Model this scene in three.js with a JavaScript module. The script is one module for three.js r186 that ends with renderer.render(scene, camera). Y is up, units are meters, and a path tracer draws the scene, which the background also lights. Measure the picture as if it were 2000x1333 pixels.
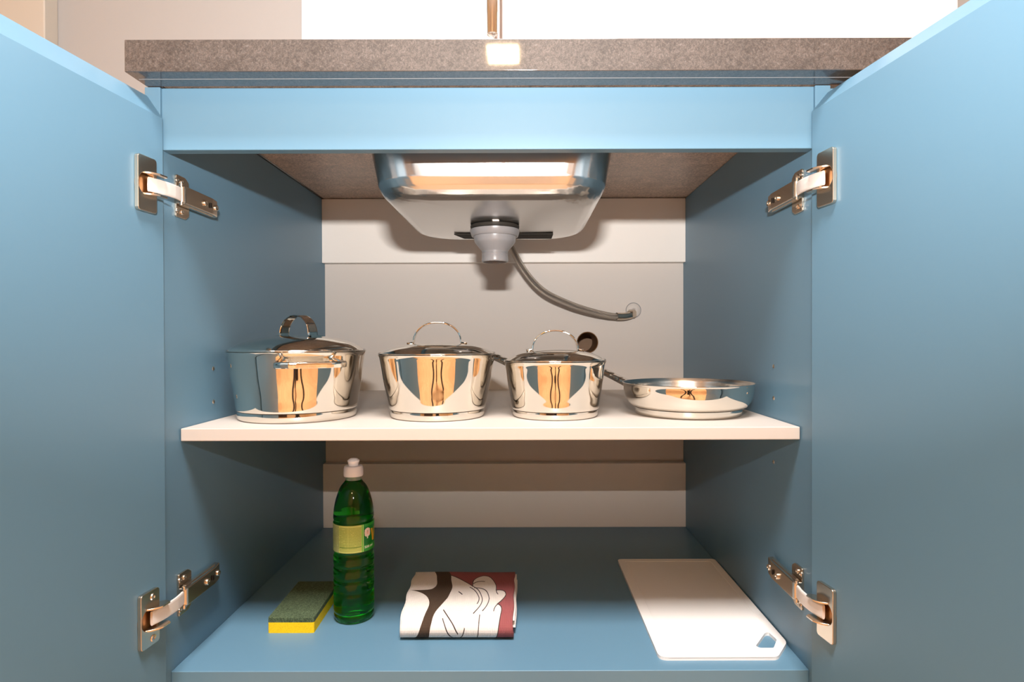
import * as THREE from 'three';
import { RoundedBoxGeometry } from 'three/addons/geometries/RoundedBoxGeometry.js';
import { mergeGeometries, mergeVertices, toCreasedNormals } from 'three/addons/utils/BufferGeometryUtils.js';
import { RectAreaLightUniformsLib } from 'three/addons/lights/RectAreaLightUniformsLib.js';

// ---------------------------------------------------------------- camera, light, exposure
const scene = new THREE.Scene();
scene.background = new THREE.Color(0x05060a);
const EYE = 0.57;                       // camera height above the room floor
const F = 1185.44;                      // focal length in pixels of the 2000 x 1333 frame
const camera = new THREE.PerspectiveCamera(2 * Math.atan(666.5 / F) * 180 / Math.PI, 2000 / 1333, 0.005, 30);
camera.position.set(0, EYE, 0);
camera.rotation.order = 'YXZ';
camera.rotation.set(-0.00648, 0, -0.00281);
camera.setViewOffset(2000, 1333, -22.7, -3.2, 2000, 1333);
const renderer = new THREE.WebGLRenderer({ antialias: true });
renderer.toneMapping = THREE.LinearToneMapping;
renderer.toneMappingExposure = 1.0;
renderer.shadowMap.enabled = true;
RectAreaLightUniformsLib.init();
const FLASH = { color: [1, 0.975, 0.95], level: 3450 };          // camera flash just above the lens
const CEIL = { color: [1, 0.97, 0.95], level: 70 };            // large ceiling panel behind the camera
const SPOT = { color: [1, 0.68, 0.36], level: 140 };           // small warm ceiling lamp further back
const CEILING_H = 2.52;

// ---------------------------------------------------------------- helpers
let seed = 7;
const rnd = () => { seed = (seed * 1664525 + 1013904223) % 4294967296; return seed / 4294967296; };
const V = (x, y, z) => new THREE.Vector3(x, y, z);
const W = (X, H, D) => V(X, EYE + H, -D);         // right of the lens, above the lens, in front of the lens
const lin = (r, g, b) => new THREE.Color().setRGB(r / 255, g / 255, b / 255, THREE.SRGBColorSpace);
const taken = {};
function numbered(name) { const k = taken[name] = (taken[name] ?? -1) + 1; return k ? `${name}_${String(k).padStart(3, '0')}` : name; }
function thing(name, label, category, at = V(0, 0, 0), turn = 0, group) {
  const o = new THREE.Group(); o.name = numbered(name); o.position.copy(at); o.rotation.y = turn;
  o.userData = { label, category }; if (group) o.userData.group = group;
  scene.add(o); return o;
}
function clean(g) {
  g = g.index ? g.toNonIndexed() : g.clone();
  for (const k of Object.keys(g.attributes)) if (!['position', 'normal', 'uv'].includes(k)) g.deleteAttribute(k);
  if (!g.attributes.normal) g.computeVertexNormals();
  if (!g.attributes.uv) g.setAttribute('uv', new THREE.BufferAttribute(new Float32Array(g.attributes.position.count * 2), 2));
  return g;
}
const merge = (list) => list.length === 1 ? list[0] : mergeGeometries(list.map(clean));
function mesh(name, geoms, mat, parent = scene, label) {
  const m = new THREE.Mesh(merge([].concat(geoms)), mat);
  m.name = name; m.castShadow = m.receiveShadow = true; parent.add(m);
  if (label) m.userData.label = label;
  return m;
}
function struct(name, geoms, mat) { const m = mesh(name, geoms, mat); m.userData.kind = 'structure'; return m; }
function boxUV(g, s = 1) {                        // uv in metres by the way each face looks
  g = clean(g); const p = g.attributes.position, n = g.attributes.normal, uv = g.attributes.uv;
  for (let i = 0; i < p.count; i++) {
    const ax = Math.abs(n.getX(i)), ay = Math.abs(n.getY(i)), az = Math.abs(n.getZ(i));
    if (ay >= ax && ay >= az) uv.setXY(i, p.getX(i) / s, p.getZ(i) / s);
    else if (ax >= az) uv.setXY(i, p.getZ(i) / s, p.getY(i) / s);
    else uv.setXY(i, p.getX(i) / s, p.getY(i) / s);
  }
  return g;
}
// box between two world corners given as X, H, D ranges
function span(X0, X1, H0, H1, D0, D1, r = 0.0008) {
  const g = new RoundedBoxGeometry(X1 - X0, H1 - H0, D1 - D0, 2, Math.min(r, (X1 - X0) / 2.1, (H1 - H0) / 2.1, (D1 - D0) / 2.1));
  g.translate((X0 + X1) / 2, EYE + (H0 + H1) / 2, -(D0 + D1) / 2); return g;
}
function rbox(w, h, d, x = 0, y = 0, z = 0, r = 0.001) { const g = new RoundedBoxGeometry(w, h, d, 2, Math.min(r, w / 2.1, h / 2.1, d / 2.1)); g.translate(x, y, z); return g; }
const lathe = (pts, seg = 96) => new THREE.LatheGeometry(pts.map(([r, y]) => new THREE.Vector2(Math.max(r, 0.00001), y)), seg);
const cyl = (r, h, seg = 32, r2 = r) => new THREE.CylinderGeometry(r2, r, h, seg);
const tube = (pts, r, n = 64, rs = 16) => new THREE.TubeGeometry(new THREE.CatmullRomCurve3(pts), n, r, rs, false);
// smooth lathe profile through points, sharp where a point repeats
function smooth(pts, n = 10) {
  const out = []; let run = [];
  const flush = () => { if (run.length > 2) out.push(...new THREE.CatmullRomCurve3(run.map(([r, y]) => V(r, y, 0)), false, 'centripetal').getPoints(n * (run.length - 1)).map(v => [v.x, v.y])); else out.push(...run); };
  for (const p of pts) { const q = run[run.length - 1]; if (q && q[0] === p[0] && q[1] === p[1]) { flush(); run = [p]; } else run.push(p); }
  flush(); return out;
}
// a flat strap of a given width swept along points; across = the direction of its width
function strap(pts, width, thick, across) {
  const pos = [], idx = [], n = pts.length, a = across.clone().normalize();
  const ring = 12;
  for (let i = 0; i < n; i++) {
    const t = pts[Math.min(i + 1, n - 1)].clone().sub(pts[Math.max(i - 1, 0)]).normalize();
    const nn = t.clone().cross(a).normalize();
    const w = Array.isArray(width) ? width[i] : width, th = Array.isArray(thick) ? thick[i] : thick;
    for (let k = 0; k < ring; k++) {
      const an = k / ring * Math.PI * 2, c = Math.cos(an), s = Math.sin(an);
      const cx = Math.sign(c) * Math.pow(Math.abs(c), 0.45) * w / 2, cy = Math.sign(s) * Math.pow(Math.abs(s), 0.7) * th / 2;
      const v = pts[i].clone().addScaledVector(a, cx).addScaledVector(nn, cy); pos.push(v.x, v.y, v.z);
    }
  }
  for (let i = 0; i < n - 1; i++) for (let k = 0; k < ring; k++) {
    const A = i * ring + k, B = i * ring + (k + 1) % ring, C = A + ring, D = B + ring; idx.push(A, B, C, B, D, C);
  }
  for (const [o, f] of [[0, 1], [(n - 1) * ring, 0]]) for (let k = 1; k < ring - 1; k++) f ? idx.push(o, o + k + 1, o + k) : idx.push(o, o + k, o + k + 1);
  const g = new THREE.BufferGeometry(); g.setAttribute('position', new THREE.Float32BufferAttribute(pos, 3)); g.setIndex(idx); g.computeVertexNormals();
  return toCreasedNormals(g, 0.9);
}
function roundedRect(a, b, r, x = 0, y = 0) {
  const s = new THREE.Shape(); s.moveTo(x - a + r, y - b); s.lineTo(x + a - r, y - b); s.absarc(x + a - r, y - b + r, r, -Math.PI / 2, 0);
  s.lineTo(x + a, y + b - r); s.absarc(x + a - r, y + b - r, r, 0, Math.PI / 2); s.lineTo(x - a + r, y + b); s.absarc(x - a + r, y + b - r, r, Math.PI / 2, Math.PI);
  s.lineTo(x - a, y - b + r); s.absarc(x - a + r, y - b + r, r, Math.PI, Math.PI * 1.5); return s;
}
function roundedPoly(pts, rs) {                   // polygon with rounded corners as a Shape
  const s = new THREE.Shape(), n = pts.length;
  for (let i = 0; i < n; i++) {
    const p = new THREE.Vector2(...pts[i]), a = new THREE.Vector2(...pts[(i + n - 1) % n]), b = new THREE.Vector2(...pts[(i + 1) % n]);
    const r = rs[i] ?? rs[0], d1 = a.clone().sub(p), d2 = b.clone().sub(p);
    const q1 = p.clone().addScaledVector(d1.clone().normalize(), Math.min(r, d1.length() * .45)), q2 = p.clone().addScaledVector(d2.clone().normalize(), Math.min(r, d2.length() * .45));
    i ? s.lineTo(q1.x, q1.y) : s.moveTo(q1.x, q1.y); s.quadraticCurveTo(p.x, p.y, q2.x, q2.y);
  }
  s.closePath(); return s;
}
const ext = (shape, depth, bevel = 0, curveSegments = 16) => new THREE.ExtrudeGeometry(shape, { depth, bevelEnabled: bevel > 0, bevelSize: bevel, bevelThickness: bevel, bevelOffset: -bevel, bevelSegments: 3, curveSegments });

// value noise for textures (tiles)
function noiseField(n, cell) {
  const m = Math.max(1, Math.round(n / cell)), g = Float32Array.from({ length: m * m }, rnd), out = new Float32Array(n * n);
  for (let y = 0; y < n; y++) for (let x = 0; x < n; x++) {
    const fx = x / n * m, fy = y / n * m, ix = Math.floor(fx), iy = Math.floor(fy), tx = fx - ix, ty = fy - iy;
    const sx = tx * tx * (3 - 2 * tx), sy = ty * ty * (3 - 2 * ty), X1 = (ix + 1) % m, Y1 = (iy + 1) % m;
    out[y * n + x] = (g[iy * m + ix] * (1 - sx) + g[iy * m + X1] * sx) * (1 - sy) + (g[Y1 * m + ix] * (1 - sx) + g[Y1 * m + X1] * sx) * sy;
  }
  return out;
}
function dataTex(n, fn, srgb = true) {
  const d = new Uint8Array(n * n * 4);
  for (let i = 0; i < n * n; i++) { const c = fn(i % n, Math.floor(i / n), i); d[i * 4] = c[0]; d[i * 4 + 1] = c[1]; d[i * 4 + 2] = c[2]; d[i * 4 + 3] = 255; }
  const t = new THREE.DataTexture(d, n, n); t.wrapS = t.wrapT = THREE.RepeatWrapping; t.magFilter = THREE.LinearFilter; t.minFilter = THREE.LinearMipmapLinearFilter; t.generateMipmaps = true;
  if (srgb) t.colorSpace = THREE.SRGBColorSpace; t.needsUpdate = true; return t;
}
const clamp = (v) => Math.max(0, Math.min(255, v));

// ---------------------------------------------------------------- materials
const std = (color, roughness, metalness = 0, o = {}) => new THREE.MeshStandardMaterial({ color, roughness, metalness, ...o });
const phys = (o) => new THREE.MeshPhysicalMaterial(o);
const M = {};
{
  const n1 = noiseField(512, 3), n2 = noiseField(512, 9), n3 = noiseField(512, 60);
  const gran = dataTex(512, (x, y, i) => {
    let v = 180 + (n1[i] - .5) * 80 + (n2[i] - .5) * 48 + (n3[i] - .5) * 22; if (n1[i] > .93) v += 46;
    return [clamp(v * 1.02), clamp(v * .955), clamp(v * .92)];
  });
  const rough = dataTex(512, (x, y, i) => { const v = clamp(70 + n1[i] * 60 + n2[i] * 30); return [v, v, v]; }, false);
  M.granite = std(lin(250, 240, 228), 0.9, 0, { map: gran, roughnessMap: rough });
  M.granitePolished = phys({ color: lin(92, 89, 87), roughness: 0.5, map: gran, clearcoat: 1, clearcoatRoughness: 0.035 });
  M.graniteRaw = std(0xcfc4b8, 0.85, 0, { map: gran });
  const w = noiseField(512, 128), w2 = noiseField(512, 24), w3 = noiseField(512, 4);
  const wood = dataTex(512, (x, y, i) => {
    const k = w3[(y >> 5 << 5) % 512 * 512 + x] * .4 + w2[((y >> 3) % 512) * 512 + x] * .3 + w[i] * .3, seam = (x % 85 < 2) ? -40 : 0, v = (k - .5) * 60 + seam;
    return [clamp(212 + v), clamp(162 + v * .9), clamp(114 + v * .8)];
  });
  M.woodFloor = std(0xffffff, 0.45, 0, { map: wood });
  const p1 = noiseField(256, 2), p2 = noiseField(256, 5);
  M.pad = std(0xffffff, 0.95, 0, { map: dataTex(256, (x, y, i) => { const v = (p1[i] - .5) * 46 + (p2[i] - .5) * 40; return [clamp(84 + v), clamp(100 + v), clamp(70 + v * .8)]; }), bumpMap: dataTex(256, (x, y, i) => { const v = clamp(p1[i] * 255); return [v, v, v]; }, false), bumpScale: 0.0015 });
  M.foam = std(0xffffff, 0.9, 0, { map: dataTex(256, (x, y, i) => { const d = p1[i] > .86 ? -34 : 0, v = (p2[i] - .5) * 14 + d; return [clamp(250 + v), clamp(206 + v), clamp(8 + v * .3)]; }) });
  const b1 = dataTex(64, (x, y) => { const a = (Math.sin((x + y) / 64 * Math.PI * 8) + Math.sin((x - y) / 64 * Math.PI * 8)) / 4 + .5, v = clamp(a * 255); return [v, v, v]; }, false);
  b1.repeat.set(70, 5);
  M.braid = std(lin(205, 195, 182), 0.28, 1, { bumpMap: b1, bumpScale: 0.0008 });
}
const BLUE = lin(96, 132, 154);
M.blue = phys({ color: BLUE, roughness: 0.42, specularIntensity: 0.9 });
M.cream = std(lin(240, 233, 225), 0.5);
M.shelf = std(lin(194, 184, 175), 0.5);
M.wall = std(lin(213, 204, 196), 0.7);
M.beige = std(lin(176, 169, 159), 0.7);
M.dimmedWall = std(lin(156, 154, 153), 0.7);  // wall tone darkened to hold back the lamp light above the worktop
M.roomWall = std(lin(242, 218, 182), 0.7);
M.white = std(lin(246, 245, 243), 0.35);
M.splash = std(lin(250, 249, 247), 0.3);
M.steel = std(lin(226, 220, 210), 0.05, 1);
M.seam = std(lin(70, 62, 54), 0.4, 1);
M.panInside = std(lin(205, 200, 192), 0.25, 1);
M.sink = std(lin(215, 213, 210), 0.24, 1);
M.hinge = std(lin(216, 202, 184), 0.27, 1);
M.neck = std(lin(240, 232, 226), 0.35, 0.2);  // paler than the hinge metal: glare of the flash put into the colour
M.hingeDark = std(lin(40, 32, 26), 0.5, 0.6);
M.chrome = std(lin(225, 222, 220), 0.08, 1);
M.satin = std(lin(188, 182, 184), 0.38, 1);
M.greyPlastic = std(lin(141, 140, 142), 0.3);
M.rubber = std(lin(42, 38, 32), 0.8);
M.darkGrey = std(lin(44, 40, 42), 0.55);
M.board = std(lin(246, 241, 236), 0.45);
M.brownPipe = std(lin(122, 82, 38), 0.5);
M.capPlastic = std(lin(214, 206, 204), 0.4);

// ---------------------------------------------------------------- the room
const XL = -0.42598, XR = 0.34302, DR = 1.28433, DW = 1.30459, DF = 0.714;
const HC = 0.29714, HT = 0.33308, HFL = -0.40026;
const ROOM = { x0: -2.4, x1: 2.4, z1: 3.3 };
const PIPE = { X: 0.1372, H: -0.0085, R: 0.0232 };
{
  struct('floor', boxUV(span(ROOM.x0, ROOM.x1, -EYE - 0.1, -EYE, -ROOM.z1, DW + 0.15, 0.0005), 0.9), M.woodFloor);
  struct('ceiling', span(ROOM.x0, ROOM.x1, CEILING_H - EYE, CEILING_H - EYE + 0.1, -ROOM.z1, DW + 0.15), M.white);
  const top = EYE + HT - 0.012;                      // same wall above the worktop, coloured darker to offset strong lamp light
  const s = new THREE.Shape(); s.moveTo(ROOM.x0, 0); s.lineTo(ROOM.x1, 0); s.lineTo(ROOM.x1, top); s.lineTo(ROOM.x0, top); s.closePath();
  struct('wall_back_upper', span(ROOM.x0, ROOM.x1, HT - 0.012, CEILING_H - EYE, DW, DW + 0.15), M.dimmedWall);
  const hole = new THREE.Path(); hole.absarc(PIPE.X, EYE + PIPE.H, PIPE.R, 0, Math.PI * 2, true); s.holes.push(hole);
  const g = ext(s, 0.15, 0, 48); g.translate(0, 0, -DW - 0.15);
  struct('wall_back', g, M.wall);
  struct('wall_left', span(ROOM.x0 - 0.1, ROOM.x0, -EYE, CEILING_H - EYE, -ROOM.z1, DW + 0.15), M.roomWall);
  struct('wall_right', span(ROOM.x1, ROOM.x1 + 0.1, -EYE, CEILING_H - EYE, -ROOM.z1, DW + 0.15), M.roomWall);
  struct('wall_front', span(ROOM.x0 - 0.1, ROOM.x1 + 0.1, -EYE, CEILING_H - EYE, -ROOM.z1 - 0.1, -ROOM.z1), M.roomWall);
  struct('wall_projection', span(ROOM.x0, -0.9945, -EYE, CEILING_H - EYE, 1.2665, DW, 0.003), M.beige);
}
{
  const t = thing('backsplash_panel', 'glossy white backsplash panel on the wall behind the granite countertop', 'backsplash');
  mesh('panel', span(-0.4705, 0.926, HT + 0.0005, 1.02, 1.2965, DW - 0.0003, 0.0006), M.splash, t);
}

// ---------------------------------------------------------------- lights of the place
function rectLight(c, w, h, at, toward) {
  const l = new THREE.RectAreaLight(new THREE.Color().setRGB(...c.color), c.level, w, h);
  l.position.copy(at); l.lookAt(toward); scene.add(l); return l;
}
const glow = (c, k) => new THREE.MeshStandardMaterial({ color: 0xffffff, roughness: 0.6, emissive: new THREE.Color().setRGB(...c.color), emissiveIntensity: k });
{
  const t = thing('ceiling_light', 'large square ceiling light with added dark skirts that cut its spread above the viewpoint', 'ceiling light', V(0, CEILING_H, 0.21));
  mesh('housing', rbox(0.76, 0.03, 0.76, 0, -0.0155, 0, 0.004), M.white, t);
  mesh('added_skirt', [[-1, 0], [1, 0], [0, -1], [0, 1]].map(([a, b]) => rbox(a ? 0.02 : 0.76, 0.27, b ? 0.02 : 0.76, a * 0.37, -0.16, b * 0.37, 0.002)), M.darkGrey, t);  // added dark skirts that keep the panel light off the back wall
  mesh('diffuser', rbox(0.7, 0.004, 0.7, 0, -0.033, 0, 0.001), glow(CEIL, 6), t);
  rectLight(CEIL, 0.7, 0.7, V(0, CEILING_H - 0.04, 0.21), V(0, 0, 0.21));
}
{
  const z = 2.745, x = -0.131;
  const t = thing('ceiling_light', 'small warm ceiling lamp mirrored in the front edge of the granite countertop', 'ceiling light', V(x, CEILING_H, z));
  mesh('housing', rbox(0.24, 0.03, 0.28, 0, -0.0155, 0, 0.004), M.white, t);
  mesh('diffuser', rbox(0.2, 0.004, 0.24, 0, -0.033, 0, 0.001), glow(SPOT, 60), t);
  rectLight(SPOT, 0.2, 0.24, V(x, CEILING_H - 0.04, z), V(x, 0, z));
}

// ---------------------------------------------------------------- countertop
const SINK = { X: -0.043, D: 0.972, a: 0.171, b: 0.203 };
{
  const t = thing('granite_countertop', 'dark speckled granite countertop slab over the blue sink cabinet', 'countertop');
  const x0 = -0.4417, x1 = 0.99, d0 = 0.6745, d1 = 1.2962, ap = 0.0195, af = 0.041;
  const s = new THREE.Shape(); s.moveTo(x0 + ap, -d1); s.lineTo(x1, -d1); s.lineTo(x1, -d0 - af); s.lineTo(x0 + ap, -d0 - af); s.closePath();
  s.holes.push(new THREE.Path(roundedRect(SINK.a - 0.006, SINK.b - 0.006, 0.07, SINK.X, -SINK.D).getPoints(12)));
  for (const [X, D] of [[-0.048, 1.2]]) { const h = new THREE.Path(); h.absarc(X, -D, 0.017, 0, 7, true); s.holes.push(h); }
  let g = ext(s, HT - HC - 0.0006); g.rotateX(Math.PI / 2); g.translate(0, EYE + HT, 0);
  // shape y was -D: after the turn about x it lies along z
  mesh('slab', boxUV(g, 0.16), M.granite, t);
  mesh('front_apron', boxUV(span(x0, x1, HC, HT, d0, d0 + af - 0.0009, 0.0012), 0.16), M.granitePolished, t);
  mesh('side_apron', boxUV(span(x0, x0 + ap - 0.0009, HC, HT, d0 + af, d1, 0.0012), 0.16), M.granitePolished, t);
  mesh('glue_line', [span(x0 + .004, x1, HC - 0.0003, HC + 0.004, d0 + ap - 0.0008, d0 + ap + 0.0006, 0.0002)], std(lin(140, 142, 144), 0.5), t, 'pale glue line');
}

// ---------------------------------------------------------------- cabinet
const cab = thing('base_cabinet', 'blue sink base cabinet standing open with both doors swung wide', 'cabinet');
{
  const bot = -0.57 + 0.09;
  mesh('side_panel', span(XL - 0.018, XL, bot, HC - 0.0004, DF, DW - 0.0004, 0.0007), M.blue, cab);
  mesh('side_panel', span(XR, XR + 0.018, bot, HC - 0.0004, DF, DW - 0.0004, 0.0007), M.blue, cab);
  mesh('top_rail', span(XL, XR, 0.2236, HC - 0.0006, 0.717, 0.7325, 0.001), M.blue, cab);
  mesh('back_rail', span(XL, XR, 0.16163, HC - 0.0006, DR, DW - 0.0004, 0.0008), M.cream, cab, 'cream upper back rail');
  mesh('back_rail', span(XL, XR, HFL, -0.26469, DR, DW - 0.0004, 0.0008), M.cream, cab, 'cream lower back rail');
  mesh('bottom_panel', span(XL, XR, HFL - 0.018, HFL, 0.7288, DW - 0.0004, 0.001), M.blue, cab);
  mesh('shelf', span(XL + 0.0012, XR - 0.0012, -0.12592, -0.11007, 0.7502, DW - 0.002, 0.0012), M.shelf, cab, 'cream adjustable shelf');
  mesh('plinth', span(XL - 0.018, XR + 0.018, -0.5699, HFL - 0.0184, 0.77, 0.79), M.blue, cab);
  mesh('filler_strip', span(XR + 0.0185, 0.394, bot, HC - 0.003, 0.7165, 0.734), M.blue, cab);
  for (const [X, H] of [[XL, -0.0396], [XL, -0.0852], [XR, -0.0389], [XR, -0.0825], [XR, -0.1704]]) {
    const sgn = X < 0 ? 1 : -1, g = lathe([[0, 0.0012], [0.0012, 0.0012], [0.002, 0.0009], [0.0027, 0.0003], [0.003, 0]], 20); g.rotateZ(-Math.PI / 2 * sgn);
    g.translate(X, EYE + H, -0.8327); mesh('shelf_pin', g, M.hinge, cab, 'small metal shelf pin hole');
  }
}
// doors: profile across the thickness, run along the width
function makeDoor(side, X, slope, hIn, hOut) {
  const th = 0.019, w = 0.402, h0 = -0.455;
  const s = new THREE.Shape(); s.moveTo(0, h0); s.lineTo(th, h0); s.lineTo(th, hOut); s.lineTo(0, hIn); s.closePath();
  const g = ext(s, w, 0.0006); const a = Math.atan(slope);
  // local: x = thickness outwards, y = height, z = along the door towards the room
  if (side < 0) g.scale(-1, 1, 1);
  g.rotateY(side * a); g.translate(X, EYE, -DF + 0.0015);
  if (side < 0) { const ix = g.index; g2flip(g); }
  return mesh('door', g, M.blue, cab);
}
function g2flip(g) {
  const flip = (at) => { const n = at.itemSize, A = at.array; for (let i = 0; i < at.count; i += 3) for (let k = 0; k < n; k++) { const t = A[(i + 1) * n + k]; A[(i + 1) * n + k] = A[(i + 2) * n + k]; A[(i + 2) * n + k] = t; } };
  for (const k of Object.keys(g.attributes)) flip(g.attributes[k]);
  g.computeVertexNormals();
}
const DOORS = { l: { side: -1, X: -0.4222, slope: 0.0948 }, r: { side: 1, X: 0.3384, slope: 0.1255 } };
makeDoor(-1, DOORS.l.X, DOORS.l.slope, 0.2592, 0.2865);
makeDoor(1, DOORS.r.X, DOORS.r.slope, 0.2651, 0.288);

{
  const t = thing('base_cabinet', 'closed blue base cabinet mostly hidden behind the open right door', 'cabinet');
  mesh('carcass', span(0.3955, 0.985, -0.48, HC - 0.003, 0.7345, DW - 0.0006, 0.001), M.blue, t);
  for (const [a, b] of [[0.397, 0.689], [0.692, 0.984]]) mesh('door', span(a, b, -0.455, 0.288, 0.7145, 0.734, 0.0012), M.blue, t);
  mesh('plinth', span(0.3955, 0.985, -0.5699, -0.4804, 0.77, 0.79), M.blue, t);
}
// hinges: arm on the side panel, cup plate on the door
function makeHinge(d, wallX, Hm, Hc, screws) {
  const sd = -d.side;                              // +1: inwards is +X (left side)
  const root = new THREE.Group(); root.position.copy(W(wallX, Hm, 0.74)); cab.add(root); root.name = 'hinge';
  // local axes: x inwards, y up, z towards the room (scaled for the mirrored side)
  const mir = (g) => { if (sd < 0) { g = clean(g); g.scale(-1, 1, 1); g2flip(g); } return g; };
  const put = (name, list, mat, label) => mesh(name, mir(merge(list)), mat, root, label);
  // mounting plate: two wings and a rail
  const plate = ext(roundedPoly([[-0.006, -0.026], [0.014, -0.026], [0.022, -0.021], [0.022, -0.011], [0.022, 0.011], [0.022, 0.021], [0.014, 0.026], [-0.006, 0.026]], [0.0025]), 0.002, 0.0005);
  plate.rotateY(Math.PI / 2); plate.translate(0.0003, 0, -0.008);   // shape x -> -z (into the cabinet)
  const riser = rbox(0.006, 0.012, 0.07, 0.0045, 0, -0.042, 0.001);
  put('mounting_plate', [plate, riser], M.hinge);
  // arm: tapered channel
  const prof = roundedPoly([[0.004, 0], [0.012, 0.0005], [0.0145, 0.004], [0.0145, 0.07], [0.011, 0.088], [0.003, 0.09]], [0.002]);
  const arm = ext(prof, 0.0195, 0.0012); arm.rotateX(-Math.PI / 2);  // shape y -> -z ; depth -> y
  arm.translate(0, -0.00975, 0.003);
  const side1 = rbox(0.0045, 0.0016, 0.07, 0.0075, 0.0112, -0.04, 0.0004), side2 = rbox(0.0045, 0.0016, 0.07, 0.0075, -0.0112, -0.04, 0.0004);
  put('arm', [arm, side1, side2], M.hinge);
  // screws on the arm and on the wings
  const screw = (x, y, z, r) => { const c = lathe([[0, 0.0008], [r * .3, 0.0008], [r * .35, 0.0016], [r * .8, 0.0018], [r, 0.001], [r, -0.001]], 20); c.rotateZ(-Math.PI / 2); c.translate(x, y, z); return c; };
  put('screw', [screw(0.0152, 0, -0.046, 0.0042)], M.hinge); put('screw', [screw(0.0135, 0, -0.076, 0.004)], M.hinge);
  put('adjustment_slot', [rbox(0.001, 0.0065, 0.004, 0.0156, 0, -0.059, 0.0004)], M.hingeDark);
  for (const s of [-1, 1]) { put('screw', [screw(0.0028, 0.0185 * s, -0.0035, 0.0034)], M.hinge); put('screw', [screw(0.0028, 0.0185 * s, -0.0135, 0.0034)], M.hinge); }
  for (const s of [-1, 1]) { const r = cyl(0.0022, 0.004, 16); r.translate(0.011, s * 0.0112, 0.002); put('rivet', [r], M.hinge); }
  // cup plate, in the door's own plane: t = distance from the hinge edge, out of the door by n
  const a = Math.atan(d.slope), dirT = V(-Math.sin(a), 0, Math.cos(a)), nrm = V(Math.cos(a), 0, Math.sin(a));
  const o = V((Math.abs(wallX) - Math.abs(d.X)), Hc - Hm, 0.74 - DF + 0.0015);  // hinge edge of the door in local (inwards) axes
  const onDoor = (t, y, n) => o.clone().addScaledVector(dirT, t).addScaledVector(nrm, n).add(V(0, y, 0));
  const basis = new THREE.Matrix4().makeBasis(dirT, V(0, 1, 0), nrm.clone().multiplyScalar(1));
  const flip = basis.determinant() < 0;
  const toDoor = (g, t, y, n) => { g = clean(g); const m = basis.clone().setPosition(onDoor(t, y, n)); g.applyMatrix4(m); if (flip) g2flip(g); return g; };
  const cs = roundedRect(0.0148, 0.031, 0.004);
  const cut = new THREE.Path(); cut.moveTo(-0.0148 + 0.005, -0.0125); cut.lineTo(0.0015, -0.0125); cut.absarc(0.0015, 0, 0.0125, -Math.PI / 2, Math.PI / 2, false); cut.lineTo(-0.0098, 0.0125); cut.closePath();
  cs.holes.push(cut);
  put('cup_plate', [toDoor(ext(cs, 0.0034, 0.0007), 0.0315, 0, 0.0008)], M.hinge);
  const cup = new THREE.Shape(); cup.moveTo(-0.0105, -0.013); cup.lineTo(0.0015, -0.013); cup.absarc(0.0015, 0, 0.013, -Math.PI / 2, Math.PI / 2, false); cup.lineTo(-0.0105, 0.013); cup.closePath();
  put('cup', [toDoor(ext(cup, 0.0006), 0.0315, 0, 0.0002)], std(lin(176, 132, 92), 0.28, 1), 'cup recess with an orange reflection put into its colour');  // copper tone stands for orange light mirrored in the cup
  // knuckle: side cheeks leaning over the cup towards the cabinet
  const kn = [];
  for (const s of [-1, 1]) {
    const ks = new THREE.Shape(); ks.moveTo(0, 0); ks.lineTo(-0.022, 0); ks.quadraticCurveTo(-0.03, 0.006, -0.024, 0.0125); ks.lineTo(-0.012, 0.0125); ks.quadraticCurveTo(-0.002, 0.008, 0, 0); ks.closePath();
    const k = ext(ks, 0.0014, 0.0003); k.rotateX(Math.PI / 2);     // shape y -> z (out of the door), depth -> -y
    kn.push(toDoor(k, 0.0375, s * 0.0118 + 0.0007, 0.003));
  }
  put('knuckle', kn, M.hinge);
  // neck from the cup to the arm
  const p0 = onDoor(0.031, 0, 0.0055), p3 = V(0.0105, 0, 0.004);
  const pts = new THREE.CatmullRomCurve3([p0, p0.clone().lerp(p3, .28).add(V(0.003, 0, 0)), p0.clone().lerp(p3, .7).add(V(0.003, 0, 0)), p3]).getPoints(18);
  put('neck', [strap(pts, 0.0165, 0.004, V(0, 1, 0))], M.neck, 'pressed neck with flash brightness put into its pale colour');
  if (screws) for (const s of [-1, 1]) { const c = lathe([[0, 0.0006], [0.0013, 0.0006], [0.0016, 0.0016], [0.0036, 0.0014], [0.0042, 0.0002]], 20); c.rotateX(Math.PI / 2); put('screw', [toDoor(c, 0.0275, s * 0.0235, 0.0046)], M.hinge); }
}
makeHinge(DOORS.l, XL, 0.1765, 0.1745, false);
makeHinge(DOORS.l, XL, -0.3145, -0.3141, true);
makeHinge(DOORS.r, XR, 0.181, 0.1795, false);
makeHinge(DOORS.r, XR, -0.309, -0.3089, false);

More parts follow.
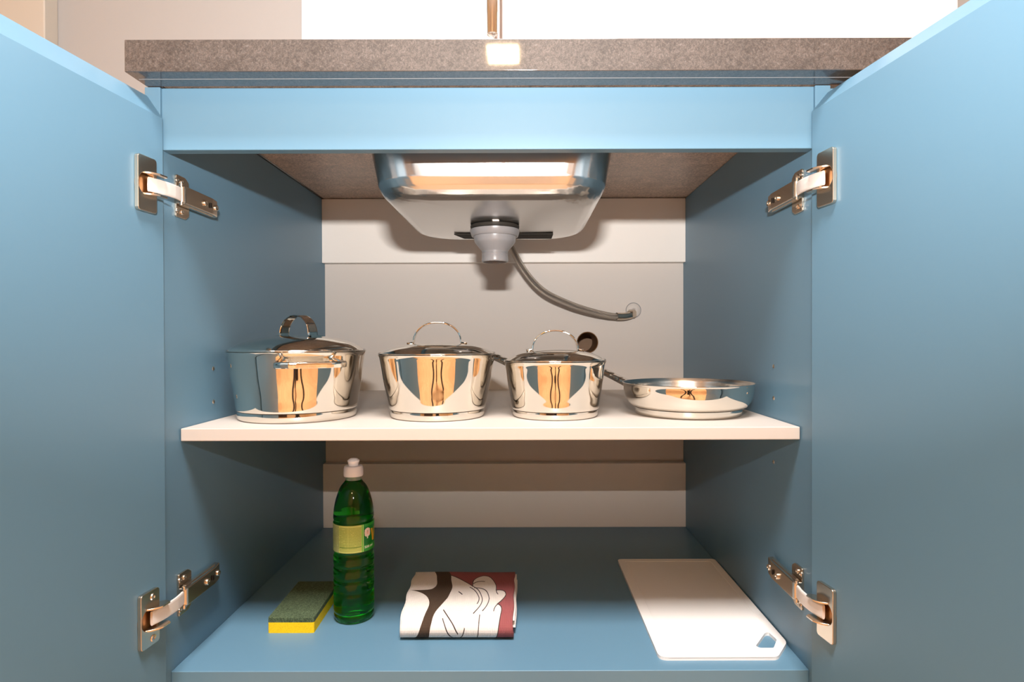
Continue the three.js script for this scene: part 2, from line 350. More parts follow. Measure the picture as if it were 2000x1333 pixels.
// ---------------------------------------------------------------- sink, drain, faucet, hose
{
  const t = thing('kitchen_sink', 'undermount stainless steel sink bowl hanging below the granite countertop', 'sink', W(SINK.X, 0, SINK.D));
  const base = 0.185, N = 120;
  const prof = [];                                   // [inset, height]
  prof.push([-0.012, HC - 0.0004], [-0.012, HC - 0.0016], [-0.001, HC - 0.0018], [0, HC - 0.004]);
  const draft = 0.16, y0 = 0.213, i0 = draft * (HC - y0), r0 = (y0 - base) / (1 - Math.sin(draft));   // walls lean inwards, then turn into the floor of the bowl
  for (let i = 0; i <= 4; i++) prof.push([i0 * i / 4 + 0.0002, HC - 0.005 + (y0 - HC + 0.005) * i / 4]);
  for (let i = 1; i <= 22; i++) { const an = draft + (Math.PI / 2 - draft) * i / 22; prof.push([i0 + r0 * (Math.cos(draft) - Math.cos(an)), y0 - r0 * (Math.sin(an) - Math.sin(draft))]); }
  prof.push([0.1, base - 0.0008], [0.135, base - 0.0012], [0.165, base - 0.0013]);
  const n = prof.length; for (let i = n - 1; i >= 4; i--) prof.push([prof[i][0] + 0.0012, prof[i][1] + 0.0012]); prof.push([0.0012, HC - 0.0004], [-0.012, HC - 0.0004]);
  const pos = [], idx = [];
  for (const [ins, h] of prof) {
    const a = SINK.a - ins, b = SINK.b - ins, rc = Math.max(0.003, Math.min(a, b, 0.064) - Math.max(0, ins) * .1);
    const rr = Math.min(rc, a - .0005, b - .0005);
    const cn = [[1, 1], [-1, 1], [-1, -1], [1, -1]], P = [];
    // rounded rectangle as N points: each corner a quarter arc, straights between
    for (let c = 0; c < 4; c++) for (let k = 0; k < N / 4; k++) {
      const f = k / (N / 4); let x, z;
      if (f < .6) { const an = c * Math.PI / 2 + f / .6 * Math.PI / 2; x = cn[c][0] * (a - rr) + Math.cos(an) * rr; z = cn[c][1] * (b - rr) + Math.sin(an) * rr; }
      else {
        const e = (c + 1) * Math.PI / 2, c2 = (c + 1) % 4, g = (f - .6) / .4;
        const x0 = cn[c][0] * (a - rr) + Math.cos(e) * rr, z0 = cn[c][1] * (b - rr) + Math.sin(e) * rr, x1 = cn[c2][0] * (a - rr) + Math.cos(e) * rr, z1 = cn[c2][1] * (b - rr) + Math.sin(e) * rr;
        x = x0 + (x1 - x0) * g; z = z0 + (z1 - z0) * g;
      }
      pos.push(x, h, z);
    }
  }
  for (let i = 0; i < prof.length - 1; i++) for (let k = 0; k < N; k++) { const A = i * N + k, B = i * N + (k + 1) % N; idx.push(A, B, A + N, B, B + N, A + N); }
  const g = new THREE.BufferGeometry(); g.setAttribute('position', new THREE.Float32BufferAttribute(pos, 3)); g.setIndex(idx); g.computeVertexNormals();
  mesh('bowl', toCreasedNormals(g, 0.7), M.sink, t);
  const pad = ext(roundedPoly([[-0.084, 0.028], [0.089, 0.028], [0.094, 0.05], [0.088, -0.02], [-0.07, -0.018]].map(([x, y]) => [x + 0.003, y]).filter((_, i) => i !== 2), [0.002]), 0.0022);
  pad.rotateX(Math.PI / 2); pad.translate(0.003, base - 0.0012, -0.113); mesh('sound_pad', pad, M.rubber, t, 'dark rubber pad under the bowl');
  const L = [];
  const d = mesh('drain', lathe(smooth([[0.0345, 0.175], [0.0345, 0.166], [0.0335, 0.1595], [0.0325, 0.156], [0.0272, 0.149], [0.0222, 0.143], [0.0208, 0.141], [0.0208, 0.141], [0.0208, 0.1245], [0.0185, 0.1245], [0.0185, 0.16], [0.005, 0.172]]), 64), M.greyPlastic, t, 'grey plastic drain cup'); d.position.set(-0.003, 0, -0.012);
  mesh('gasket', lathe([[0.02, 0.1836], [0.0375, 0.1836], [0.0395, 0.182], [0.0395, 0.18], [0.0382, 0.1788], [0.039, 0.1785], [0.039, 0.177], [0.02, 0.1765]], 64), M.rubber, d);
  mesh('lock_nut', lathe([[0.03, 0.1765], [0.0392, 0.1765], [0.0402, 0.1755], [0.0402, 0.1735], [0.0392, 0.1708], [0.0375, 0.1655], [0.0348, 0.165]], 64), M.greyPlastic, d);
  const th = []; for (let i = 0; i < 6; i++) { const r = new THREE.TorusGeometry(0.0208, 0.0007, 8, 64); r.rotateX(Math.PI / 2); r.translate(0, 0.1395 - i * 0.0021, 0); th.push(r); }
  mesh('thread', th, M.greyPlastic, d);
}
{
  const X = -0.048, D = 1.2;
  const t = thing('kitchen_faucet', 'chrome gooseneck faucet on the granite countertop before the white backsplash', 'faucet', W(X, HT, D));
  mesh('base', lathe(smooth([[0, 0], [0.027, 0], [0.027, 0], [0.027, 0.004], [0.025, 0.007], [0.025, 0.007], [0.0225, 0.012], [0.0215, 0.06], [0.0205, 0.072], [0.0105, 0.078]]), 48), M.chrome, t);
  const pts = [V(0, 0.07, 0), V(0, 0.16, 0), V(0, 0.26, 0), V(0, 0.355, 0)];
  for (let i = 1; i <= 11; i++) { const a = Math.PI - i / 12 * Math.PI; pts.push(V(-0.0018 * i / 12, 0.36 + Math.sin(a) * 0.0995, 0.0995 + Math.cos(a) * 0.0995)); }
  pts.push(V(-0.0018, 0.345, 0.199), V(-0.0018, 0.28, 0.199), V(-0.0018, 0.222, 0.199));
  mesh('spout', tube(pts, 0.0093, 120, 24), M.satin, t);
  const ae = lathe([[0, 0.0], [0.0072, 0], [0.0078, 0.0015], [0.0088, 0], [0.0094, 0.001], [0.0098, 0.034], [0.0102, 0.036], [0.0102, 0.06], [0.0093, 0.062]], 40); ae.translate(-0.0018, 0.167, 0.199);
  mesh('aerator', ae, M.chrome, t);
  const lv = new THREE.CapsuleGeometry(0.005, 0.06, 6, 16); lv.rotateZ(-1.1); lv.translate(0.05, 0.062, 0); mesh('lever', lv, M.chrome, t);
}
{
  const t = thing('supply_hose', 'braided steel supply hose curving from behind the drain to the wall', 'hose');
  const P = [[-0.046, 0.31, 1.2], [-0.046, 0.27, 1.215], [-0.038, 0.215, 1.222], [-0.018, 0.172, 1.226], [0.008, 0.13, 1.23], [0.04, 0.0975, 1.235], [0.088, 0.0735, 1.243], [0.135, 0.058, 1.256], [0.185, 0.0475, 1.274], [0.212, 0.0465, 1.284], [0.2255, 0.0485, 1.2895]].map(p => W(...p));
  mesh('braid', tube(P, 0.0064, 160, 18), M.braid, t);
  const nut = cyl(0.0088, 0.014, 6); nut.rotateX(Math.PI / 2); nut.rotateY(0.9); nut.translate(...W(0.2305, 0.0525, 1.2925).toArray());
  mesh('end_nut', nut, M.hinge, t);
  const fer = tube([W(0.196, 0.0468, 1.2785), W(0.212, 0.0468, 1.284), W(0.228, 0.0495, 1.2905)], 0.0077, 12, 20); mesh('ferrule', fer, M.hinge, t);
}
{
  const t = thing('wall_escutcheon', 'round pale wall collar where the braided hose enters the wall', 'pipe collar', W(0.236, 0.0605, DW));
  const g = lathe([[0.004, 0.0045], [0.008, 0.0045], [0.0125, 0.003], [0.0155, 0.0012], [0.0165, 0.0003]], 48); g.rotateX(Math.PI / 2); mesh('collar', g, M.wall, t);
  const r = new THREE.TorusGeometry(0.0158, 0.0007, 8, 64); r.translate(0, 0, 0.0012); mesh('rim', r, M.greyPlastic, t);
}
{
  const t = thing('drain_pipe', 'open brown drain pipe stub set in the wall above the small saucepan', 'pipe', W(PIPE.X, PIPE.H, DW));
  const g = lathe([[0.0228, 0.0008], [0.0228, -0.11], [0.0212, -0.11], [0.0212, 0.0004], [0.022, 0.0012], [0.0228, 0.0008]], 64); g.rotateX(Math.PI / 2); mesh('pipe', g, M.brownPipe, t);
  const c = cyl(0.0212, 0.003, 48); c.rotateX(Math.PI / 2); c.translate(0, 0, -0.1); mesh('pipe_end', c, M.brownPipe, t);
}

// ---------------------------------------------------------------- cookware
const SHELF = -0.11007;
function archPts(half, rise, foot, n = 40) {       // strap arch with feet, in x/y
  const p = []; p.push([-half - foot, 0.0016], [-half - foot * .5, 0.0018], [-half - 0.0015, 0.0024]);
  for (let i = 0; i <= n; i++) { const a = Math.PI - i / n * Math.PI, c = Math.cos(a), s = Math.sin(a); p.push([Math.sign(c) * half * Math.pow(Math.abs(c), .94), 0.003 + (rise + 0.001) * Math.pow(s, .95)]); }
  p.push([half + 0.0015, 0.0024], [half + foot * .5, 0.0018], [half + foot, 0.0016]); return p;
}
function lid(pot, R, H, dome, ho) {
  const prof = smooth([[0.00001, H + dome], [R * .35, H + dome * .965], [R * .62, H + dome * .8], [R * .85, H + dome * .48], [R * .965, H + dome * .16], [R * .985, H + 0.001], [R * .985, H + 0.001], [R * 1.0, H + 0.0002], [R * 1.022, H + 0.0008], [R * 1.026, H + 0.0016], [R * 1.015, H + 0.0022]]);
  const l = mesh('lid', lathe(prof, 128), M.steel, pot);
  const z = ho.width, pts = archPts(ho.half, ho.rise, 0.009).map(([x, y]) => V(x, 0, 0).add(V(0, y, 0)));
  const seat = dome * (1 - .035 * Math.pow((ho.half) / (R * .35), 2)) - 0.0016;
  pts.forEach(p => { p.y += H + seat; p.y = Math.max(p.y, H + dome * (1 - .035 * Math.pow(Math.abs(p.x) / (R * .35), 2)) + 0.0004); });
  const w = pts.map((_, i) => z * (1 + .25 * Math.pow(Math.abs(i / (pts.length - 1) * 2 - 1), 6)));
  const g = strap(pts, w, 0.0026, V(0, 0, 1)); g.rotateY(ho.turn); mesh('lid_handle', g, M.steel, l);
  return l;
}
function potBody(t, Rb, Rt, Rr, H, disc) {
  const body = smooth([[Rb + 0.0006, disc + 0.0006], [Rb + 0.0012, disc + 0.0012], [Rb + (Rt - Rb) * .30, disc + (H - disc) * .22], [Rb + (Rt - Rb) * .63, disc + (H - disc) * .5], [Rb + (Rt - Rb) * .88, disc + (H - disc) * .78], [Rt, H - 0.008], [Rt + (Rr - Rt) * .3, H - 0.0035], [Rr - 0.0006, H - 0.0004], [Rr, H + 0.0002], [Rr - 0.0012, H + 0.0006], [Rt - 0.001, H - 0.004], [Rt - 0.0016, H - 0.009], [Rb + (Rt - Rb) * .5, disc + (H - disc) * .4], [Rb - 0.003, disc + 0.004], [Rb - 0.012, disc + 0.0012], [0, disc + 0.0012]]);
  mesh('body', lathe(body, 160), M.steel, t);
  mesh('base_disc', lathe(smooth([[0, 0], [Rb - 0.006, 0], [Rb - 0.002, 0.0008], [Rb - 0.0006, 0.003], [Rb, disc * .6], [Rb, disc - 0.0004], [Rb, disc - 0.0004], [Rb - 0.0012, disc + 0.0003], [Rb - 0.02, disc + 0.0006]]), 160), M.steel, t);
  mesh('base_seam', lathe([[Rb - 0.001, disc - 0.0004], [Rb + 0.00012, disc - 0.0002], [Rb + 0.00012, disc + 0.0009], [Rb - 0.001, disc + 0.001]], 160), M.seam, t);
}
function longHandle(t, R, H, az, rise, len, mat = M.steel) {   // az: direction in the x/z plane
  const d = V(Math.cos(az), 0, Math.sin(az)), a = V(-Math.sin(az), 0, Math.cos(az)), pts = [], w = [], th = [];
  const n = 26; for (let i = 0; i <= n; i++) { const f = i / n; pts.push(d.clone().multiplyScalar(R - 0.001 + len * f).add(V(0, H - 0.011 + rise * len * (f - .12 * f * f) , 0))); w.push(0.022 - 0.008 * Math.sin(Math.min(1, f * 2.2) * Math.PI / 2) + 0.006 * f); th.push(0.0105 - .002 * f); }
  mesh('handle', [strap(pts, w, th, a)], mat, t);
}
{ // casserole, left
  const t = thing('casserole_pot', 'largest polished steel pot with ear handle and lid at the left of the shelf', 'pot', W(-0.3213, SHELF, 0.8652));
  const Rr = 0.0945, Rt = 0.0912, H = 0.0925; potBody(t, 0.0801, Rt, Rr, H, 0.0125);
  lid(t, Rt + 0.0005, H + 0.0004, 0.0225, { half: 0.034, rise: 0.027, width: 0.015, turn: -0.62 });
  for (const [s, az] of [[1, Math.atan2(0.87, 0.49)], [-1, Math.atan2(-0.87, -0.49)]]) {
    const d = V(Math.cos(az), 0, Math.sin(az)), a = V(-Math.sin(az), 0, Math.cos(az)), P = [];
    const rad = 0.0885, out = 0.030, half = 0.040;
    const pt = (u, r) => d.clone().multiplyScalar(r).addScaledVector(a, u).add(V(0, 0.0775, 0));
    const rs = Math.sqrt(rad * rad - half * half * .8);
    P.push(pt(-half + .003, rs - 0.004), pt(-half, rs + 0.008), pt(-half - .002, rs + out * .6), pt(-half * .8, rs + out * .98), pt(-half * .35, rs + out * 1.1), pt(half * .35, rs + out * 1.1), pt(half * .8, rs + out * .98), pt(half + .002, rs + out * .6), pt(half, rs + 0.008), pt(half - .003, rs - 0.004));
    const pts = new THREE.CatmullRomCurve3(P).getPoints(60), w = pts.map((_, i) => 0.0085 + 0.006 * Math.pow(Math.abs(i / 60 * 2 - 1), 8));
    mesh('ear_handle', strap(pts, w, 0.0062, V(0, 1, 0)), M.steel, t);
  }
}
{ // saucepan, middle
  const t = thing('saucepan', 'medium polished steel saucepan with domed lid second from the left on the shelf', 'saucepan', W(-0.123, SHELF, 0.8668));
  const Rr = 0.0838, Rt = 0.0806, H = 0.088; potBody(t, 0.0665, Rt, Rr, H, 0.0115);
  lid(t, Rt + 0.0005, H + 0.0004, 0.0165, { half: 0.0335, rise: 0.027, width: 0.012, turn: 0.04 });
  longHandle(t, Rt - 0.002, H, -Math.PI / 2 - 0.1, 0.05, 0.13);
}
{ // saucepan, right
  const t = thing('saucepan', 'small polished steel saucepan with domed lid below the open brown pipe', 'saucepan', W(0.0448, SHELF, 0.8677));
  const Rr = 0.0739, Rt = 0.0708, H = 0.0778; potBody(t, 0.0609, Rt, Rr, H, 0.0105);
  lid(t, Rt + 0.0005, H + 0.0004, 0.0165, { half: 0.0325, rise: 0.0255, width: 0.012, turn: 0.08 });
  longHandle(t, Rt - 0.003, H - 0.002, -Math.PI * .76, 0.33, 0.1);
}
{ // frying pan
  const t = thing('frying_pan', 'shallow polished steel frying pan at the right of the shelf', 'frying pan', W(0.239, SHELF, 0.8858));
  const Rb = 0.0755, H = 0.0455, R = 0.0938, disc = 0.0105;
  const out = smooth([[Rb + 0.0008, disc + 0.0004], [Rb + 0.0058, disc + 0.0022], [Rb + 0.0098, disc + 0.0062], [Rb + 0.0138, disc + 0.0138], [Rb + 0.0162, disc + 0.0238], [R - 0.0012, H - 0.0022], [R, H]]);
  const inn = smooth([[R - 0.0008, H + 0.0004], [R - 0.0026, H - 0.004], [Rb + 0.0146, disc + 0.0238], [Rb + 0.0122, disc + 0.0142], [Rb + 0.0078, disc + 0.0072], [Rb + 0.002, disc + 0.004], [Rb - 0.012, disc + 0.0018], [0, disc + 0.0015]]);
  mesh('body', lathe(out, 160), M.steel, t); mesh('cooking_surface', lathe(inn, 160), M.panInside, t, 'brushed inside of the pan');
  mesh('rim', lathe([[R - 0.0009, H + 0.0005], [R - 0.0003, H + 0.0007], [R + 0.0004, H + 0.0002], [R - 0.0002, H - 0.0006]], 160), M.steel, t);
  mesh('base_disc', lathe(smooth([[0, 0], [Rb - 0.006, 0], [Rb - 0.0015, 0.001], [Rb, 0.004], [Rb + 0.0004, disc - 0.0004], [Rb + 0.0004, disc - 0.0004], [Rb - 0.02, disc + 0.0002]]), 160), M.steel, t);
  mesh('base_seam', lathe([[Rb - 0.001, disc - 0.0004], [Rb + 0.0006, disc - 0.0002], [Rb + 0.0008, disc + 0.0008], [Rb - 0.001, disc + 0.001]], 160), M.seam, t);
  longHandle(t, R - 0.003, H - 0.0005, -Math.PI * .76, 0.40, 0.125);
}

// ---------------------------------------------------------------- on the cabinet floor
const HB = HFL;
{ // detergent bottle
  const t = thing('detergent_bottle', 'green dish detergent bottle with white pull cap beside the sponge', 'bottle', W(-0.2452, HB, 0.872), 0);
  const R = 0.0284, prof = [[0, 0.003], [0.012, 0.0022], [0.0195, 0.0003], [0.0235, 0.0004], [0.0268, 0.0032], [0.0281, 0.0075]];
  const ribs = [0.012, 0.0425, 0.0605, 0.078, 0.0955];
  const rr = (y) => { let r = R; for (const c of ribs) { const u = (y - c) / 0.0022; r -= 0.0011 * Math.exp(-u * u); } for (const c of [0.0985, 0.1425]) { const u = (y - c) / 0.002; r -= 0.0009 * Math.exp(-u * u); } return r; };
  for (let y = 0.0095; y < 0.146; y += 0.0009) prof.push([rr(y), y]);
  const sh = smooth([[R, 0.1465], [0.0278, 0.155], [0.0258, 0.1675], [0.0225, 0.179], [0.0182, 0.189], [0.0132, 0.1955], [0.0112, 0.1985]]);
  prof.push(...sh);
  const green = phys({ color: lin(238, 255, 238), roughness: 0.06, transmission: 1, thickness: 0.05, ior: 1.37, attenuationColor: new THREE.Color().setRGB(0.1, 0.74, 0.1), attenuationDistance: 0.034 });
  mesh('liquid_body', lathe([...prof, [0.0105, 0.199], [0, 0.199]], 96), green, t, 'green liquid filled bottle body');
  mesh('neck', lathe([[0.0111, 0.1986], [0.0108, 0.2], [0.0105, 0.203], [0.0105, 0.207]], 48), phys({ color: lin(214, 222, 206), roughness: 0.1, transmission: 0.75, thickness: 0 }), t);
  const cap = mesh('cap', lathe(smooth([[0.0108, 0.2045], [0.0137, 0.2042], [0.0137, 0.2042], [0.0139, 0.2065], [0.0134, 0.2155], [0.0124, 0.2182], [0.0124, 0.2182], [0.0085, 0.2186], [0, 0.2188]]), 48), M.capPlastic, t, 'white screw cap');
  mesh('pull_nozzle', lathe([[0.0068, 0.218], [0.0072, 0.2215], [0.0083, 0.2248], [0.0085, 0.226], [0.0052, 0.2285], [0.0025, 0.2292], [0, 0.2292]], 36), std(lin(244, 240, 240), 0.35), cap);
  // label wrapped round the bottle
  const c = document.createElement('canvas'); c.width = 1024; c.height = 256; const x = c.getContext('2d');
  x.fillStyle = '#b7c668'; x.fillRect(0, 0, 1024, 256);
  x.strokeStyle = '#e6ee9a'; x.lineWidth = 4; x.strokeRect(430, 14, 190, 232);
  x.fillStyle = '#a9b578'; x.fillRect(300, 0, 130, 256);
  for (let r = 0; r < 17; r++) for (let k = 0; k < 3; k++) { x.fillStyle = k ? '#7f9a3c' : '#6f7f4c'; let px = 306 + k * 105; const end = px + 96; while (px < end) { const l = 3 + rnd() * 9; if (rnd() > .12) x.fillRect(px, 18 + r * 12, Math.min(l, end - px), 4); px += l + 3; } }
  x.fillStyle = '#5d8428'; x.fillRect(436, 200, 180, 6);
  x.fillStyle = '#2f9a2a'; x.fillRect(620, 0, 404, 256); x.fillRect(0, 0, 300, 256); x.fillStyle = '#7fd04a'; x.fillRect(618, 0, 10, 256); x.fillStyle = '#e2f4a4'; x.fillRect(630, 0, 4, 256);
  x.fillStyle = '#087a22'; x.fillRect(640, 26, 384, 170);
  x.fillStyle = '#f6dcd2'; for (let k = 0; k < 6; k++) { const a = k / 6 * Math.PI * 2; x.beginPath(); x.ellipse(672 + Math.cos(a) * 17, 82 + Math.sin(a) * 30, 13, 22, a, 0, 7); x.fill(); }
  x.fillStyle = '#f0b8a4'; x.beginPath(); x.ellipse(672, 84, 8, 14, 0, 0, 7); x.fill(); x.fillStyle = '#e9efe0'; x.fillRect(666, 106, 12, 34);
  x.fillStyle = '#e8a818'; x.beginPath(); x.moveTo(712, 60); x.lineTo(736, 60); x.lineTo(748, 130); x.lineTo(764, 60); x.lineTo(788, 60); x.lineTo(756, 178); x.lineTo(730, 178); x.closePath(); x.fill();
  x.fillStyle = '#f4f6e6'; x.font = 'bold 30px sans-serif'; x.fillText('500 ml', 642, 228);
  const tex = new THREE.CanvasTexture(c); tex.colorSpace = THREE.SRGBColorSpace; tex.anisotropy = 8;
  const lab = new THREE.CylinderGeometry(R + 0.0003, R + 0.0003, 0.0385, 96, 1, true); lab.translate(0, 0.1205, 0);
  const lm = mesh('label', lab, std(0xffffff, 0.35, 0, { map: tex, side: THREE.DoubleSide }), t, 'wrap label with fine print and a flower emblem');
  lm.rotation.y = LABEL_TURN();
}
function LABEL_TURN() { return -3.14; }
{ // sponge
  const t = thing('kitchen_sponge', 'yellow foam sponge with dark green scouring pad on the cabinet floor', 'sponge', W(-0.318, HB, 0.886), 0);
  const s = roundedPoly([[-0.0315, -0.062], [0.0315, -0.062], [0.028, 0.062], [-0.0355, 0.0615]], [0.003]);
  const f = ext(s, 0.0145, 0.0006); f.rotateX(-Math.PI / 2); mesh('foam', boxUV(f, 0.06), M.foam, t);
  const p = ext(s, 0.0058, 0.0012); p.rotateX(-Math.PI / 2); p.translate(0, 0.0145, 0); mesh('scouring_pad', boxUV(p, 0.06), M.pad, t);
}
{ // cutting board
  const t = thing('cutting_board', 'white plastic cutting board with hanging hole lying on the cabinet floor', 'cutting board', W(0.2545, HB, 0.9165), 0);
  const k = [[-0.088, 0.169], [0.087, 0.169], [0.087, -0.128], [0.057, -0.169], [-0.086, -0.169]].map(([x, y]) => [x, y]);  // y: +back
  const K = roundedPoly([[-0.0875, -0.166], [0.060, -0.166], [0.0868, -0.13], [0.0868, 0.169], [-0.0875, 0.169]], [0.012, 0.007, 0.007, 0.008, 0.008]);
  const holeP = roundedPoly([[0.0425, -0.1395], [0.068, -0.105], [0.0738, -0.1025], [0.0765, -0.123], [0.0635, -0.1445], [0.046, -0.1445]], [0.003]).getPoints(6);
  const inner = [[-0.077, -0.155], [0.028, -0.155], [0.031, -0.13], [0.046, -0.1], [0.062, -0.084], [0.0755, -0.078], [0.0755, 0.157], [-0.077, 0.157]];
  const shrink = (pts, d) => { const n = pts.length, cx = pts.reduce((s, p) => s + p[0], 0) / n, cy = pts.reduce((s, p) => s + p[1], 0) / n; return pts.map(([x, y]) => [x + Math.sign(cx - x) * d, y + Math.sign(cy - y) * d]); };
  const base = K.clone(); base.holes.push(new THREE.Path(holeP));
  const ring = K.clone(); ring.holes.push(new THREE.Path(holeP)); ring.holes.push(new THREE.Path(roundedPoly(inner, [0.006]).getPoints(8)));
  const g1 = ext(base, 0.0034, 0.0008), g2 = ext(ring, 0.0014, 0.0003); g2.translate(0, 0, 0.003);
  const g3 = ext(roundedPoly(shrink(inner, 0.0042), [0.004]), 0.0014, 0.0004); g3.translate(0, 0, 0.003);
  const g = merge([g1, g2, g3]); g.rotateX(-Math.PI / 2); mesh('board', g, M.board, t);
}
{ // folded towel
  const t = thing('dish_towel', 'folded printed dish towel in white, brown and rose on the cabinet floor', 'towel', W(-0.092, HB, 0.88), 0.0);
  const c = document.createElement('canvas'); c.width = 1024; c.height = 1024; const x = c.getContext('2d');
  // canvas: x along the towel, y from the back of the top (0) over the front fold (about 640) and under
  x.fillStyle = '#9c5050'; x.fillRect(0, 0, 1024, 1024);
  const left = [[150, 450], [410, 350], [640, 260], [870, 192], [1020, 183], [1600, 183]];
  const S = (px, py) => {                            // position on the print by the place in the fold
    let i = 0; while (i < left.length - 2 && py > left[i + 1][0]) i++;
    const [y0, a] = left[i], [y1, b] = left[i + 1], xl = a + (b - a) * (py - y0) / (y1 - y0), xr = 1760 - (py - 150) * .03, f = (py - 150) / 870;
    return [(px - xl) / (xr - xl) * 1024, f < .236 ? f * 885 : 209 + (f - .236) * 461];
  };
  const path = (list, fill, stroke, lw = 7) => { x.beginPath(); list.forEach((p, i) => { if (p.length === 2) { const q = S(...p); i ? x.lineTo(...q) : x.moveTo(...q); } else { const a = S(p[0], p[1]), b = S(p[2], p[3]); x.quadraticCurveTo(...a, ...b); } }); if (fill) { x.closePath(); x.fillStyle = fill; x.fill(); } if (stroke) { x.strokeStyle = stroke; x.lineWidth = lw; x.stroke(); } };
  const CR = '#f7ece2', BR = '#43301f', LN = '#3a2c28';
  path([[0, 100], [860, 100], [900, 200], [1060, 240, 1200, 340], [1200, 240, 1340, 205], [1500, 200, 1515, 420], [1640, 400, 1650, 500], [1640, 560, 1520, 660], [1600, 690, 1575, 790], [1560, 900, 1470, 1030], [1420, 1500], [0, 1500]], CR, LN);
  path([[690, 120], [860, 120], [935, 190, 930, 320], [920, 470, 850, 560], [700, 720, 620, 880], [560, 980, 520, 1300], [300, 1300], [380, 1000], [500, 900, 560, 760], [610, 640, 590, 540], [560, 440, 370, 410], [600, 410, 660, 380], [780, 320, 720, 200]], BR);
  path([[1160, 350], [1280, 440, 1280, 570], [1270, 620, 1240, 665]], null, LN); path([[1200, 340], [1330, 430, 1320, 590], [1300, 700, 1200, 790]], null, LN);
  path([[1220, 360], [1430, 370, 1415, 580], [1380, 700, 1320, 760]], null, LN); path([[1210, 310], [1280, 270, 1370, 285]], null, LN);
  path([[1015, 435], [1045, 460, 1065, 495]], null, LN, 8); path([[790, 740], [860, 830, 980, 950]], null, LN); path([[780, 835], [810, 930, 900, 990]], null, LN);
  path([[1290, 800], [1270, 930, 1220, 1030]], null, LN); path([[1075, 910], [1040, 970, 1000, 1000]], null, LN); path([[1530, 660], [1480, 690, 1475, 760]], null, LN); path([[1520, 420], [1520, 470, 1545, 500]], null, LN);
  x.globalAlpha = .16; for (let i = 0; i < 1024; i += 5) { x.fillStyle = i % 10 ? '#fff' : '#5a2a2a'; x.fillRect(i, 0, 1.6, 1024); } x.globalAlpha = 1;
  const tex = new THREE.CanvasTexture(c); tex.colorSpace = THREE.SRGBColorSpace; tex.anisotropy = 8;
  const wv = dataTex(64, (X, Y) => { const v = clamp(128 + 90 * Math.sin(X / 64 * Math.PI * 16) + 30 * Math.sin(Y / 64 * Math.PI * 16)); return [v, v, v]; }, false); wv.repeat.set(14, 14);
  const cloth = phys({ color: 0xffffff, roughness: 0.9, map: tex, bumpMap: wv, bumpScale: 0.0006, sheen: 0.3, sheenRoughness: 0.6 });
  // sheet path in (d, h): d forwards is +z (towards the room)
  const th = 0.0034, half = 0.077, L = [];
  const outer = [V(0, 0.0275, -0.083), V(0, 0.030, -0.05), V(0, 0.031, 0), V(0, 0.0295, 0.04), V(0, 0.0245, 0.066), V(0, 0.0155, 0.0795), V(0, 0.006, 0.0765), V(0, 0.0026, 0.066), V(0, 0.0022, 0.03), V(0, 0.0022, -0.04), V(0, 0.0022, -0.082)];
  const mids = [[0.0075, 0.0125], [0.0165, 0.0215]].map(([a, b]) => [V(0, a, -0.08), V(0, a, 0), V(0, a + .001, 0.05), V(0, (a + b) / 2, 0.0615), V(0, b, 0.052), V(0, b, 0), V(0, b + .004, -0.08)]);
  const sheet = (ctrl, x0, x1, skew, n, m, vTo) => {
    const P = new THREE.CatmullRomCurve3(ctrl).getSpacedPoints(n), pos = [], uv = [], idx = [];
    for (let i = 0; i <= n; i++) {
      const tg = P[Math.min(n, i + 1)].clone().sub(P[Math.max(0, i - 1)]).normalize(), nr = V(0, tg.z, -tg.y);
      for (let f = 0; f < 2; f++) for (let j = 0; j <= m; j++) {
        const u = j / m, wob = .0006 * Math.sin(u * 6 + i * .12) * Math.min(1, P[i].y / .03);
        const p = P[i].clone().addScaledVector(nr, (f ? -1 : 1) * th / 2); const left = x0 + skew * (P[i].z / .08) * -1 + .0009 * Math.sin(i * .45), rt = x1 + .0007 * Math.sin(i * .4 + 1);
        pos.push(left + (rt - left) * u, Math.max(0.0004, p.y + wob), p.z); uv.push(u, 1 - i / n * vTo);
      }
    }
    const row = (m + 1) * 2, at = (i, f, j) => i * row + f * (m + 1) + j;
    for (let i = 0; i < n; i++) for (let j = 0; j < m; j++) { idx.push(at(i, 0, j), at(i + 1, 0, j), at(i, 0, j + 1), at(i + 1, 0, j), at(i + 1, 0, j + 1), at(i, 0, j + 1)); idx.push(at(i, 1, j), at(i, 1, j + 1), at(i + 1, 1, j), at(i + 1, 1, j), at(i, 1, j + 1), at(i + 1, 1, j + 1)); }
    for (let i = 0; i < n; i++) { for (const [j, s] of [[0, 0], [m, 1]]) s ? idx.push(at(i, 0, j), at(i + 1, 0, j), at(i, 1, j), at(i + 1, 0, j), at(i + 1, 1, j), at(i, 1, j)) : idx.push(at(i, 0, j), at(i, 1, j), at(i + 1, 0, j), at(i + 1, 0, j), at(i, 1, j), at(i + 1, 1, j)); }
    for (let j = 0; j < m; j++) { idx.push(at(0, 0, j), at(0, 0, j + 1), at(0, 1, j), at(0, 0, j + 1), at(0, 1, j + 1), at(0, 1, j)); idx.push(at(n, 0, j), at(n, 1, j), at(n, 0, j + 1), at(n, 0, j + 1), at(n, 1, j), at(n, 1, j + 1)); }
    const g = new THREE.BufferGeometry(); g.setAttribute('position', new THREE.Float32BufferAttribute(pos, 3)); g.setAttribute('uv', new THREE.Float32BufferAttribute(uv, 2)); g.setIndex(idx); g.computeVertexNormals(); return g;
  };
  mesh('outer_fold', sheet(outer, -half, half, -0.0035, 90, 40, 1), cloth, t);
  const back = std(lin(240, 228, 220), 0.9);
  mids.forEach((q, i) => mesh('inner_fold', sheet(q, -half + .004, half + .0035 - i * .001, 0, 50, 24, 1), back, t, 'pale underside of the towel'));
}

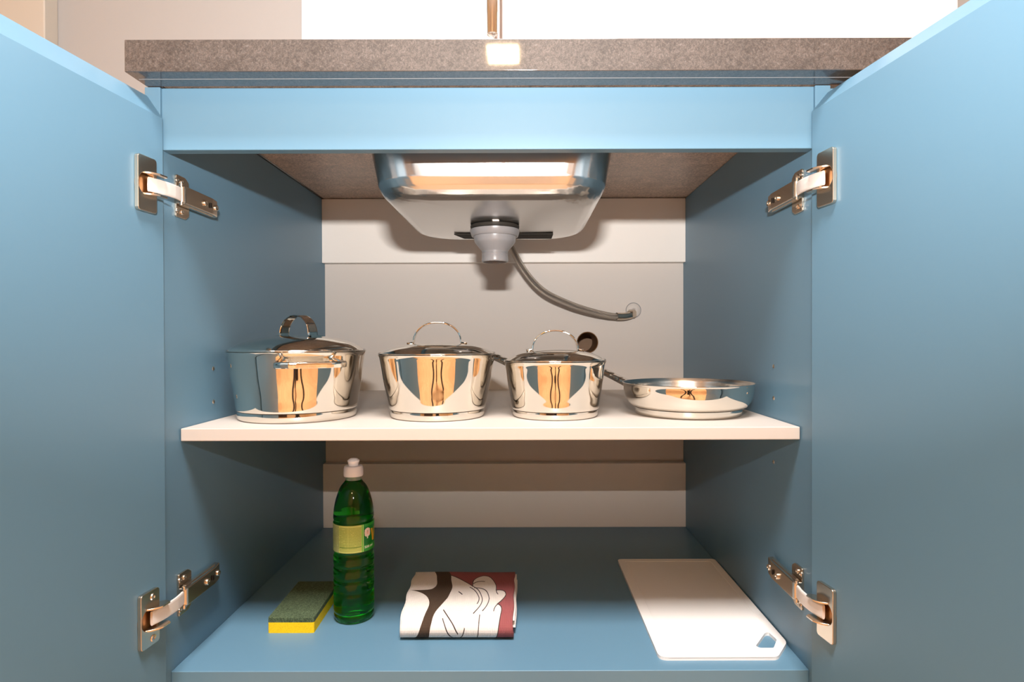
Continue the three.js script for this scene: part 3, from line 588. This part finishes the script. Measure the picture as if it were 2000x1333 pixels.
// ---------------------------------------------------------------- camera, flash and tripod behind the viewpoint (mirrored in the pots)
{
  const t = thing('flash_unit', 'black camera flash pointing into the cabinet from above the lens', 'flash', V(-0.005, EYE, 0));
  const tilt = 1.12, up = new THREE.Matrix4().makeRotationX(tilt).setPosition(0, 0.188, 0.1), tipped = (g) => { g = clean(g); g.applyMatrix4(up); return g; };
  mesh('head', tipped(rbox(0.078, 0.052, 0.09, 0, 0, 0.047, 0.006)), M.darkGrey, t);
  mesh('body', rbox(0.06, 0.07, 0.045, 0, 0.095, 0.125, 0.005), M.darkGrey, t);
  mesh('flash_lamp', tipped(rbox(0.07, 0.044, 0.002, 0, 0, 0.001, 0.0008)), glow(FLASH, 10), t);
  const at = V(0, 0, -0.0015).applyMatrix4(up), to = V(0, 0, -1).applyMatrix4(up);
  rectLight(FLASH, 0.07, 0.044, V(-0.005 + at.x, EYE + at.y, at.z), V(-0.005 + to.x, EYE + to.y, to.z));
}
{
  const t = thing('photo_camera', 'black photo camera on a tripod in front of the open cabinet', 'camera', V(0, EYE, 0));
  mesh('camera_body', rbox(0.135, 0.095, 0.055, 0, 0.01, 0.115, 0.012), M.darkGrey, t);
  
  const l = lathe(smooth([[0.03, 0.0], [0.036, 0], [0.036, 0], [0.036, 0.04], [0.032, 0.075], [0.032, 0.075], [0.03, 0.08]]), 40); l.rotateX(Math.PI / 2); l.scale(1, 1, -1); l.translate(0, 0, 0.09); 
  mesh('lens', l, M.darkGrey, t);
}
{
  const t = thing('camera_tripod', 'black three legged tripod holding the camera before the cabinet', 'tripod', V(0, 0, 0.12));
  const c = cyl(0.036, 0.3, 24); c.translate(0, 0.36, 0); mesh('column', c, M.darkGrey, t);
  mesh('head', rbox(0.06, 0.025, 0.06, 0, 0.518, 0, 0.006), M.darkGrey, t);
  for (let k = 0; k < 3; k++) { const a = Math.PI / 2 + k * Math.PI * 2 / 3; mesh('leg', tube([V(Math.cos(a) * .02, 0.45, Math.sin(a) * .02), V(Math.cos(a) * .13, 0.22, Math.sin(a) * .13), V(Math.cos(a) * .235, 0.022, Math.sin(a) * .235)], 0.022, 8, 12), M.darkGrey, t); }
}
{
  const t = thing('wooden_sideboard', 'dark brown wooden sideboard across the room mirrored in the pots', 'sideboard', V(-0.95, 0, 2.55));
  const dw = std(lin(74, 52, 40), 0.5), top = std(lin(58, 42, 34), 0.4);
  mesh('carcass', rbox(1.2, 0.74, 0.4, 0, 0.43, 0, 0.004), dw, t); mesh('top', rbox(1.26, 0.03, 0.44, 0, 0.815, 0, 0.004), top, t);
  for (const k of [-1, 0, 1]) { const d = mesh('door', rbox(0.37, 0.64, 0.018, k * 0.39, 0.44, -0.209, 0.003), top, t); const n = new THREE.SphereGeometry(0.012, 20, 14); n.translate(k * 0.39 + 0.14, 0.46, -0.228); mesh('knob', n, M.hinge, d); }
  for (const [a, b] of [[-1, -1], [1, -1], [-1, 1], [1, 1]]) mesh('leg', rbox(0.04, 0.062, 0.04, a * 0.55, 0.031, b * 0.16, 0.002), top, t);
}
renderer.render(scene, camera);
